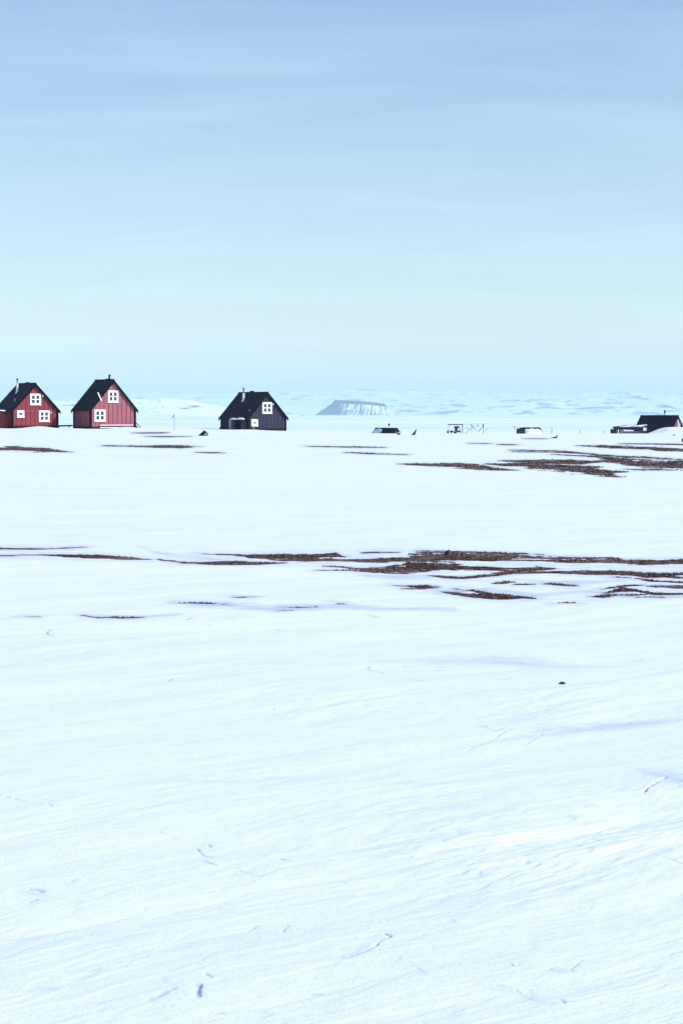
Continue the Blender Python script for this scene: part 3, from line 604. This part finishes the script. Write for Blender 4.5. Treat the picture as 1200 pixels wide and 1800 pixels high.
# porch on the shaded left side
m = MB(); m.box(-4.25, -3.03, 1.15, 3.4, -1, 2.12); m.build('porch_wall', [M_RED], h1)
m = MB(); m.box(-4.45, -3.03, .85, 3.6, 2.125, 2.20); m.build('porch_roof', M_TRIM, h1)
sp = blob('roof_snow', M_DRIFT, h1, (-3.75, 2.2, 2.21), (.72, 1.4, .17), 2, .1, 3, 0.0)
m = MB(); m.box(-4.05, -3.25, 1.10, 1.147, .12, 2.0); dd = m.build('door', M_RED, h1)
m = MB(); m.box(-3.38, -3.32, 1.04, 1.098, 1.0, 1.1); m.build('handle', M_METAL, dd)

# house 3 (black)
D3 = 280.0; T3 = R(35)
h3 = house('wooden_house', 'black wooden house with a white flue and snowy porch roof', at(469.5, D3, 758), T3, 6.0, 7.0, 1.98, 3.2, M_BLACKW, M_BLACKGAP)
z3 = h3.location.z; f3 = lambda u: (u - 469.5) / 10.53
window(h3, f3(469.3), zl(717, D3, z3), 1.56, 1.56); window(h3, f3(448), zl(743, D3, z3), 1.04, .95, 1, M_AMBER)
m = MB(); x = f3(478.8); z = zl(710.5, D3, z3); m.box(x - .03, x + .03, -.11, -.003, z - .03, z + .03); m.tube((x, -.14, z - .12), (x, -.14, z + .12), .09, .05, 10); m.build('wall_lamp', M_WHITE, h3)
flue(h3, -1.03, 4.4, zl(704.5, D3, z3), zl(690.5, D3, z3), zl(681.5, D3, z3), .17)
m = MB(); m.box(-.2, .2, 3.65, 4.05, 5.3, 5.56); m.build('ridge_vent', M_TRIM, h3)
m = MB(); m.tube((-2.35, .72, 2.6), (-2.40, .72, 2.95), .10, .10, 10); m.build('roof_vent', M_METAL, h3)
m = MB(); m.box(-4.0, -3.03, .2, 3.5, 1.50, 1.58); m.build('porch_roof', M_TRIM, h3)
blob('roof_snow', M_DRIFT, h3, (-3.62, 2.7, 1.585), (.48, .85, .24), 4, .12, 3, 0.0); blob('roof_snow', M_DRIFT, h3, (-3.6, 1.05, 1.585), (.48, .85, .28), 9, .12, 3, 0.0)
for y in (.3, 1.9):
    m = MB(); m.box(-3.96, -3.87, y, y + .1, -.6, 1.498); m.build('porch_post', M_DARKW, h3)
m = MB(); m.box(-3.96, -3.05, 3.35, 3.45, -.6, 1.498); m.box(-4.0, -3.962, 2.85, 3.45, -.6, 1.498); m.build('porch_panel', M_TARP, h3)
m = MB(); m.box(-3.08, -3.022, .6, 1.5, -.2, 1.4); dr = m.build('door', mat('charcoal_door', (.07, .07, .10), .7, .2), h3)
m = MB(); m.box(-3.14, -3.082, 1.36, 1.44, .5, .6); m.build('handle', M_METAL, dr)
m = MB(); m.tube((f3(440.5), -.5, zl(749, D3, z3)), (f3(446.5), -.55, zl(758, D3, z3)), .045, .045, 8)
sk = m.build('plank', M_TARP); sk.location = h3.location; sk.rotation_euler = (0, 0, T3); tag(sk, 'thin grey plank leaning on the front of the black house', 'plank')
m = MB()
for y0_, s_ in ((7.1, -.35), (6.85, .25)): m.tube((-3.1, y0_, .55), (-3.5, y0_ + .1 + s_ * .3, -.25), .07, .06)
m.build('brace', M_DARKW, h3)

# house 4 (red, low on the right)
D4 = 297.0; T4 = R(50)
h4 = house('wooden_house', 'red house at the right edge, half hidden behind a snow mound', at(1189, D4, 799), T4, 6.0, 5.9, 2.35, 3.4, M_RED, M_REDGAP, bb=0.2)
z4 = h4.location.z; top4 = 2.35 + 3.4 + .2
h4.location.z += (EYE - (730 - V0) / F * D4) - (z4 + top4); z4 = h4.location.z
window(h4, .42, zl(745, D4, z4), .62, 1.2, 2)
m = MB(); m.tube((0, 2.05, top4 - .2), (0, 2.05, top4 + .38), .06, .06); m.build('chimney', M_METAL, h4)
m = MB(); m.tube((0, 2.05, top4 + .30), (0, 2.05, top4 + .74), .13, .10, 10); m.build('chimney_cap', M_BLACK, h4)

# ------------------------------------------------------------------ buried hut
DH = 255.0
hp = at(697.2, DH, 752.3); hut = thing('hut', 'low dark hut buried to its roof in snow with a stovepipe', 'hut', (hp.x, hp.y, hp.z - 2.3), SRZ)
m = MB(); m.poly([(-1.9,0,0),(1.9,0,0),(0,0,2.2),(-1.9,4.9,0),(1.9,4.9,0),(0,4.9,2.2)], [(0,1,2),(5,4,3),(0,3,4,1),(1,4,5,2),(2,5,3,0)]); m.build('wall', M_DARKW, hut)
m = MB()
for s in (-1, 1):
    q = [(0, 2.22), (s*2.05, -.15), (s*2.12, -.08), (0, 2.32)]
    f = [(0,1,2,3),(7,6,5,4),(1,5,6,2),(2,6,7,3),(0,4,5,1)]
    if s < 0: f = [t_[::-1] for t_ in f]
    m.poly([(x, -.1, z) for x, z in q] + [(x, 5.0, z) for x, z in q], f)
m.build('roof', M_ROOF, hut)
m = MB(); m.tube((0, 1.8, 2.2), (0, 1.8, 2.62), .05, .05); pp = m.build('stovepipe', M_WHITE, hut)
m = MB(); m.tube((0, 1.8, 2.56), (0, 1.8, 2.84), .12, .10, 10); m.build('cap', M_BLACK, pp)
sb = blob('snow_patch', M_DRIFT, hut, (-.42, 3.9, 1.86), (.10, 1.05, .42), 6, .12, 3); sb.rotation_euler = (0, R(47) * -1 + R(90) - R(47), 0); sb.rotation_euler = (0, R(-43) + R(90) - R(7), 0)

# ------------------------------------------------------------------ shed in front of the right house
DS = 258.0; ps = at(1079.5, DS, 763)
sh = thing('shed', 'low grey wooden shed with sagging snowy roof beside the mound', 'shed', ps, R(6))
KS = DS / F
m = MB(); m.box(0.02, .42, .05, 2.4, -.4, .62); m.box(1.10, 4.0, 0, .10, -.4, .28); m.build('wall', M_DARKW, sh)
m = MB()
for i in range(5): m.box(1.12 + .57*i, 1.12 + .57*i + .54, -.035, -.003, -.3 , .34)
m.box(.98, 3.95, -.075, -.04, .30, .37); m.build('front_boards', M_GREYW, sh)
for x in (.03, .55, 1.0): 
    m = MB(); m.box(x, x + .11, -.06, .05, -.4, .72); m.build('post', M_DARKW, sh)
for x in (.18, .70):
    m = MB(); m.box(x, x + .26, .0, .04, -.3, .60); m.build('shutter', M_GREYW, sh)
m = MB(); m.poly([(-.1,-.22,.72),(2.4,-.22,.78),(4.25,-.22,.62),(4.35,2.4,1.12),(2.4,2.4,1.15),(.3,2.4,.92),(-.1,-.22,.60),(2.4,-.22,.50),(4.25,-.22,.42),(4.35,2.4,1.0),(2.4,2.4,1.0),(.3,2.4,.8)],
                 [(0,1,4,5),(1,2,3,4),(11,10,7,6),(10,9,8,7),(6,7,1,0),(7,8,2,1),(8,9,3,2),(5,4,10,11),(4,3,9,10),(0,5,11,6)]); m.build('roof', M_ROOF, sh)
blob('roof_snow', M_DRIFT, sh, (2.9, 1.4, 1.0), (1.25, .35, .07), 3, .25, 3, -.3).rotation_euler = (R(12), 0, 0)
blob('roof_snow', M_DRIFT, sh, (1.6, 1.0, .94), (.75, .22, .05), 5, .25, 3, -.3).rotation_euler = (R(10), 0, 0)
blob('roof_snow', M_DRIFT, sh, (4.1, 1.9, 1.10), (.6, .35, .06), 8, .25, 3, -.3)
m = MB(); m.poly([(3.55,-.26,.44),(3.98,-.26,.40),(4.02,-.26,.75),(3.68,-.26,.86),(3.55,-.3,.44),(3.98,-.3,.40),(4.02,-.3,.75),(3.68,-.3,.86)], [(0,1,2,3),(7,6,5,4),(0,4,5,1),(1,5,6,2),(2,6,7,3),(3,7,4,0)]); m.build('panel', M_WHITE, sh)
m = MB(); m.tube((3.3, -.28, .38), (4.3, -.2, .12), .07); m.tube((4.05, -.2, .9), (4.35, -.2, .2), .07); m.build('beam', M_DARKW, sh)

# ------------------------------------------------------------------ racks, boat, small things on the crest
DR = 252.0
def pt(u, v, D_=DR): return at(u, D_, v)
def rel(root, p): return p - root.location
rk1 = thing('drying_rack', 'dark open rack with one straight top rail above a hanging bundle', 'rack', pt(800, 761))
for u in (788, 812.3):
    m = MB(); m.tube(rel(rk1, pt(u, 764)), rel(rk1, pt(u, 745.6)), .05 if u > 800 else .025); m.build('post', M_GREYW if u > 800 else M_METAL, rk1)
m = MB(); a = rel(rk1, pt(787, 746.4)); b_ = rel(rk1, pt(812.8, 746.4)); m.box(a.x, b_.x, -.07, .03, a.z - .06, a.z + .06); m.build('rail', M_DARKW, rk1)
m = MB(); m.tube(rel(rk1, pt(806, 749)), rel(rk1, pt(809, 763)), .03); m.tube(rel(rk1, pt(797, 757)), rel(rk1, pt(813, 757)), .025); m.build('brace', M_GREYW, rk1)
hb_ = thing('bundle', 'dark ragged bundle tied in the middle of the left rack', 'bundle', pt(801.5, 752))
blob('cloth', M_DARKW, hb_, (0, 0, .05), (.30, .16, .15), 3, .5); blob('cloth', M_DARKW, hb_, (0, 0, -.22), (.16, .14, .22), 7, .3)
for i, (u, v, rx, rzz, lb) in enumerate(((786.6, 759.2, .12, .17, 'small dark sack furthest left under the left rack'), (793, 758.7, .22, .14, 'second dark sack from the left under the left rack'), (800, 759.8, .2, .14, 'dark sack right below the hanging bundle'), (806, 758.8, .2, .1, 'dark flat sack by the right post of the left rack'))):
    s_ = blob('sack', M_DARKW, None, pt(u, v), (rx, .2, rzz), i + 2, .3); tag(s_, lb, 'sack', 'sacks on the snow under the rack')
rk2 = thing('drying_rack', 'pale spindly rack with crossed poles and one tall dark topped post', 'rack', pt(832, 761))
m = MB(); m.tube(rel(rk2, pt(849, 763)), rel(rk2, pt(849, 750)), .045); m.build('post', M_METAL, rk2)
m = MB(); m.tube(rel(rk2, pt(848.8, 751)), rel(rk2, pt(848.8, 745.5)), .075); m.build('post_cap', M_DARKW, rk2)
m = MB(); m.tube(rel(rk2, pt(828.6, 763)), rel(rk2, pt(828.6, 746.5)), .03); m.build('post', M_METAL, rk2)
m = MB(); m.tube(rel(rk2, pt(813, 746)), rel(rk2, pt(849, 745.2)), .02, n=6); m.build('rail', M_METAL, rk2)
for a, b_, r, mm in (((815.5,763),(829,752),.03,M_METAL), ((827,746.5),(833,752.5),.06,M_GREYW), ((833,752.5),(839,760),.03,M_METAL), ((819,751),(822.5,756),.03,M_GREYW), ((840.5,758.5),(846.5,751.5),.045,M_GREYW), ((836.5,749.2),(842,747.5),.05,M_METAL)):
    m = MB(); m.tube(rel(rk2, pt(*a)), rel(rk2, pt(*b_)), r); m.build('brace', mm, rk2)
m = MB(); m.tube((0,0,-.1), (0,0,.55), .03); st_ = m.build('stick', M_METAL); st_.location = pt(853, 757); st_.rotation_euler = (0, R(40), 0); tag(st_, 'short grey stick leaning right beside the dark topped rack post', 'stick', )
m = MB(); m.tube((0,0,-.1), (0,0,.6), .022); m.box(-.2, .2, -.02, .02, .42, .5)
s5 = m.build('marker', M_METAL); s5.location = pt(903, 757, 254); s5.rotation_euler = (0, R(8), 0); tag(s5, 'tiny grey marker stake left of the snowed-in boat', 'stake')

# upturned boat under snow
DB = 253.5; KB = DB / F
bo = thing('boat', 'upturned dark boat bedded in snow with only its keel line showing', 'boat', at(934, DB, 762))
m = MB(); n = 22; ring = 9; Lb = 37 * KB
for i in range(n + 1):
    t_ = i / n; x = (t_ - .5) * Lb; 
    zt_ = np.interp(t_, [0, .12, .35, .55, .8, .92, 1], [10.2, 10.6, 10.4, 9.6, 10.6, 9.2, 5.2]) * KB; wd_ = .62 * (1 - (abs(t_ - .42) / .6) ** 2.5)
    for j in range(ring):
        a_ = math.pi * j / (ring - 1); m.v.append((x, -math.cos(a_) * wd_, -.25 + (zt_ + .25) * math.sin(a_) ** .6))
for i in range(n):
    for j in range(ring - 1):
        k_ = i * ring + j; m.f.append([k_, k_ + ring, k_ + ring + 1, k_ + 1]); m.m.append(0)
m.f.append(list(range(ring))); m.m.append(0); m.f.append(list(range(n * ring, n * ring + ring))[::-1]); m.m.append(0)
m.build('hull', M_BLACK, bo, smooth=True)
m = MB(); m.box(-Lb * .45, Lb * .40, -.03, .03, 10.2 * KB, 10.9 * KB); m.build('keel', M_BLACK, bo)
m = MB()
for i in range(n + 1):
    t_ = i / n * .86 + .10; x = (t_ - .5) * Lb
    zt_ = np.interp(t_, [0, .12, .35, .55, .8, .92, 1], [10.2, 10.6, 10.4, 9.6, 10.6, 9.2, 5.2]) * KB; wd_ = .62 * (1 - (abs(t_ - .42) / .6) ** 2.5)
    gap = (2.3 + .8 * math.sin(t_ * 9) + .5 * math.sin(t_ * 23)) * KB
    for j in range(7):
        a_ = -.3 + 1.25 * j / 6; q_ = max(a_, 0); zz_ = (-.25 + (zt_ + .25) * math.sin(q_) ** .6) * 1.0
        m.v.append((x, -math.cos(q_) * wd_ * 1.06 - .05 + min(a_, 0) * 1.2 - (.06 if j < 6 else 0), min(zz_, zt_ - gap) + .0 if j < 6 else zt_ - gap))
for i in range(n):
    for j in range(6):
        k_ = i * 7 + j; m.f.append([k_, k_ + 7, k_ + 8, k_ + 1]); m.m.append(0)
cov = m.build('snow_cover', M_DRIFT, bo, smooth=True); sm = cov.modifiers.new('solid', 'SOLIDIFY'); sm.thickness = .03; sm.offset = 0

cr_ = thing('crate', 'dark wooden crate at the left end of the snowed-in boat', 'crate', at(914.5, 252.6, 761.5), R(8))
m = MB(); m.box(-.46, .46, -.35, .35, -.1, .57); m.build('box', M_DARKW, cr_, bevel=.02)
for x in (-.47, -.02, .40):
    m = MB(); m.box(x, x + .07, -.38, -.352, -.1, .55); m.build('batten', M_DARKW, cr_)
m = MB(); m.box(-.1, .44, -.37, .37, .572, .68); m.build('lid', M_BLACK, cr_)

# leaning pole with pennant, small posts
po = thing('pole', 'tall thin grey pole with a torn pennant, between the faded red and black houses', 'pole', at(306.8, 250, 763))
m = MB(); m.tube((0,0,-.3), (-.02,0,2.45), .045, .03); m.build('mast', M_METAL, po)
m = MB(); m.poly([(-.02,0,2.42),(-.10,0,2.1),(-.42,.02,1.85),(-.30,.02,2.05),(-.02,.03,2.42),(-.10,.03,2.1),(-.42,.05,1.85),(-.30,.05,2.05)], [(0,1,2,3),(7,6,5,4),(0,4,5,1),(1,5,6,2),(2,6,7,3),(3,7,4,0)]); m.build('pennant', M_GREYW, po)
for u, v, h_, lb in ((1018.3, 761, .5, 'short grey stake, left of the two between the lying dog and the shed'), (1060, 761, .42, 'short grey stake nearest the left end of the shed'), (969, 752, .3, 'short grey stake standing above the lying dog')):
    p = at(u, 248, 762.5 if u > 1000 else 762); m = MB(); m.tube((0,0,-.2), (.02,0,h_ + (0 if u > 1000 else .5)), .035, .03); m.box(-.05, .07, -.02, .02, h_ - .1, h_ - .04)
    s_ = m.build('stake', M_GREYW); s_.location = p; tag(s_, lb, 'stake', 'stakes along the crest')
# kennel
kn = thing('kennel', 'small dark lean-to dog kennel left of the black house', 'kennel', px_to_ground(357, 766.0), R(10))
ky = kn.location.y; kk_ = ky / F
m = MB(); m.poly([(-8.5*kk_,0,-.02),(8.2*kk_,0,-.05),(9*kk_,0,4*kk_),(3*kk_,0,9.6*kk_),(-8.5*kk_,.6,-.02),(8.2*kk_,.6,-.05),(9*kk_,.6,4*kk_),(3*kk_,.6,9.6*kk_)], [(0,1,2,3),(7,6,5,4),(0,4,5,1),(1,5,6,2),(2,6,7,3),(3,7,4,0)]); m.build('roof', M_BLACK, kn)
m = MB(); m.poly([(1.5*kk_,-.03,1.2*kk_),(7.2*kk_,-.03,1.0*kk_),(7.2*kk_,-.03,3.8*kk_),(4.2*kk_,-.03,5.6*kk_),(1.5*kk_,-.005,1.2*kk_),(7.2*kk_,-.005,1.0*kk_),(7.2*kk_,-.005,3.8*kk_),(4.2*kk_,-.005,5.6*kk_)], [(0,1,2,3),(7,6,5,4),(0,4,5,1),(1,5,6,2),(2,6,7,3),(3,7,4,0)]); m.build('front_board', M_TARP, kn)

# pipe run between the two red houses and dark bars under it
a = at(97, 259, 748.8); b_ = at(128, 259, 748.2); pr = thing('utility_pipe', 'black pipe run joining the two red houses above the snow', 'pipe', (a + b_) / 2)
m = MB(); m.tube(a - pr.location, b_ - pr.location, .10, .10, 10); m.build('pipe', M_BLACK, pr)
for t_ in (.25, .8):
    c = a.lerp(b_, t_) - pr.location; m = MB(); m.box(c.x - .04, c.x + .04, -.04, .04, -.7, -.08); m.build('support', M_DARKW, pr)
m = MB(); c0 = at(86, 252, 754.2); c1 = at(124, 252, 757.8); m.tube((0,0,0), c1 - c0, .10, .07, 8); m.tube((.3,.12,.03), (c1-c0) * .55 + Vector((0,.12,.04)), .08, .05, 8)  # blue-black bars along the dark strip between the houses
pl = m.build('dark_bar', mat('blue_black_bar', (.02, .025, .07), .8, .3)); pl.location = c0; tag(pl, 'dark bars on the snow in front of the pipe run', 'dark_bar')

# right edge bits
m = MB(); m.box(-.1, 1.0, -.1, .1, -.09, .07); m.box(.3, 1.0, -.12, .14, .07, .12); p_ = m.build('plank', M_BLACK); p_.location = at(1193.5, 257, 760.2); p_.rotation_euler = (0, R(3), 0); tag(p_, 'dark plank sticking out of the snow mound at the right edge', 'plank')
dr_ = thing('drum', 'dark steel drum half sunk in snow at the right edge', 'drum', px_to_ground(1202, 777), R(20))
q_ = dr_.location.y / F
m = MB(); m.tube((0,0,-.05), (0,0,6.2*q_), .21, .21, 16); m.build('body', M_BLACK, dr_)
for z in (2*q_, 4.2*q_):
    m = MB(); m.tube((0,0,z-.012), (0,0,z+.012), .225, .225, 16); m.build('hoop', M_DARKW, dr_)
bpy_t = MB(); nR = 28
for i in range(nR):
    a_ = 2*math.pi*i/nR; a2 = 2*math.pi*(i+1)/nR
    bpy_t.tube((.44*math.cos(a_), 0, .26*math.sin(a_)), (.44*math.cos(a2), 0, .26*math.sin(a2)), .022, n=6)
bpy_t.tube((0,0,-.26), (0,0,.26), .02, n=6)
ho = bpy_t.build('wire_hoop', M_METAL); hx = (1167.5 - U0) / F * 257.6; ho.location = (hx, 257.6, float(land(np.array(hx), np.array(257.6))) + .12); ho.rotation_euler = (R(-30), 0, 0); tag(ho, 'thin grey wire hoop lying on the snow mound', 'hoop')

# ------------------------------------------------------------------ dogs
def dog(label, joints, edges, u, v, scale, rz, pale=False):
    root = thing('sled_dog', label, 'dog', px_to_ground(u, v), rz, None)
    me = bpy.data.meshes.new('body'); me.from_pydata([tuple(Vector(j[0]) * scale) for j in joints], edges, []); me.materials.append(M_FUR)
    o = bpy.data.objects.new('body', me); C.objects.link(o); o.parent = root
    sk_ = o.modifiers.new('skin', 'SKIN'); sk_.use_smooth_shade = True
    for i, j in enumerate(joints): me.skin_vertices[0].data[i].radius = (j[1] * scale, j[1] * scale)
    me.skin_vertices[0].data[0].use_root = True
    o.modifiers.new('sub', 'SUBSURF').levels = 2; o.modifiers['sub'].render_levels = 2
    return root
def ensure_skin(me):
    pass
# lying, head raised to the right
LY = [((0,0,.14),.13),((.22,0,.16),.14),((.42,0,.22),.12),((.52,0,.38),.08),((.58,0,.50),.085),((.72,0,.47),.045),((.56,.05,.60),.02),((.56,-.05,.60),.02),
      ((-.22,0,.13),.13),((-.36,0,.10),.06),((-.60,.05,.06),.035),((-.72,.1,.05),.02),((.50,.1,.06),.05),((.72,.1,.035),.03),((.50,-.1,.06),.05),((.74,-.1,.035),.03),((-.1,.16,.08),.07),((.06,.18,.04),.03),((-.1,-.16,.08),.07),((.06,-.18,.04),.03)]
LYE = [(0,1),(1,2),(2,3),(3,4),(4,5),(4,6),(4,7),(0,8),(8,9),(9,10),(10,11),(2,12),(12,13),(2,14),(14,15),(8,16),(16,17),(8,18),(18,19)]
# sitting, head up to the right
SI = [((0,0,.16),.14),((.10,0,.32),.13),((.20,0,.48),.10),((.27,0,.60),.075),((.33,0,.70),.08),((.46,0,.70),.04),((.31,.05,.80),.018),((.31,-.05,.80),.018),
      ((-.16,0,.08),.07),((-.34,.04,.05),.03),((.26,.08,.26),.045),((.28,.08,.02),.03),((.26,-.08,.26),.045),((.28,-.08,.02),.03),((.06,.15,.10),.07),((.2,.15,.03),.03),((.06,-.15,.10),.07),((.2,-.15,.03),.03)]
SIE = [(0,1),(1,2),(2,3),(3,4),(4,5),(4,6),(4,7),(0,8),(8,9),(2,10),(10,11),(2,12),(12,13),(0,14),(14,15),(0,16),(16,17)]
# curled up
CU = [((0,0,.15),.17),((.18,.05,.15),.16),((.30,-.08,.13),.10),((.24,-.24,.12),.08),((.10,-.30,.09),.05),((-.2,0,.14),.16),((-.30,-.16,.10),.07),((-.15,-.30,.07),.05),((.02,-.36,.06),.03),((.29,-.22,.22),.02),((.21,-.20,.22),.02)]
CUE = [(0,1),(1,2),(2,3),(3,4),(0,5),(5,6),(6,7),(7,8),(3,9),(3,10)]
def add_dog(*a, **k):
    return dog(*a, **k)
def mk_skin(me): 
    return me
import types
def dog(label, joints, edges, u, v, scale, rz):
    root = thing('sled_dog', label, 'dog', px_to_ground(u, v), rz, 'dark dogs resting on the snow')
    me = bpy.data.meshes.new('body'); me.from_pydata([tuple(Vector(j[0]) * scale) for j in joints], edges, []); me.materials.append(M_FUR)
    o = bpy.data.objects.new('body', me); C.objects.link(o); o.parent = root
    sk_ = o.modifiers.new('skin', 'SKIN'); sk_.use_smooth_shade = True
    if not len(me.skin_vertices):
        bm = bmesh.new(); bm.from_mesh(me); bm.verts.layers.skin.verify(); bm.to_mesh(me); bm.free()
    d = me.skin_vertices[0].data
    for i, j in enumerate(joints): d[i].radius = (j[1] * scale, j[1] * scale)
    d[0].use_root = True
    s2_ = o.modifiers.new('sub', 'SUBSURF'); s2_.levels = 2; s2_.render_levels = 2
    return root
dog('dark dog lying on the snow with head raised, right of the snowed-in boat', LY, LYE, 973, 770.5, .52, R(8))
dog('dark dog sitting upright to the right of the buried hut', SI, SIE, 726.5, 765, .85, R(-5))
dog('dark dog curled up just right of the buried hut roof', CU, CUE, 700.0, 764.2, .66, R(10))

# ------------------------------------------------------------------ stones
def stone(u, v, r, label, seed):
    p = px_to_ground(u, v); s_ = blob('stone', M_STONE, None, p + Vector((0, 0, r * .25)), (r * 1.25, r, r * .75), seed, .35, 2); tag(s_, label, 'stone')
    return s_
stone(987, 1203, .022, 'dark fist sized stone on open snow right of centre', 1)
stone(787, 976, .055, 'pointed dark stone on the far edge of the wide brown strip', 2).scale = (.8, 1, 1.5)
stone(1184, 765.6, .12, 'small dark stone on the snow mound near the right edge', 4)
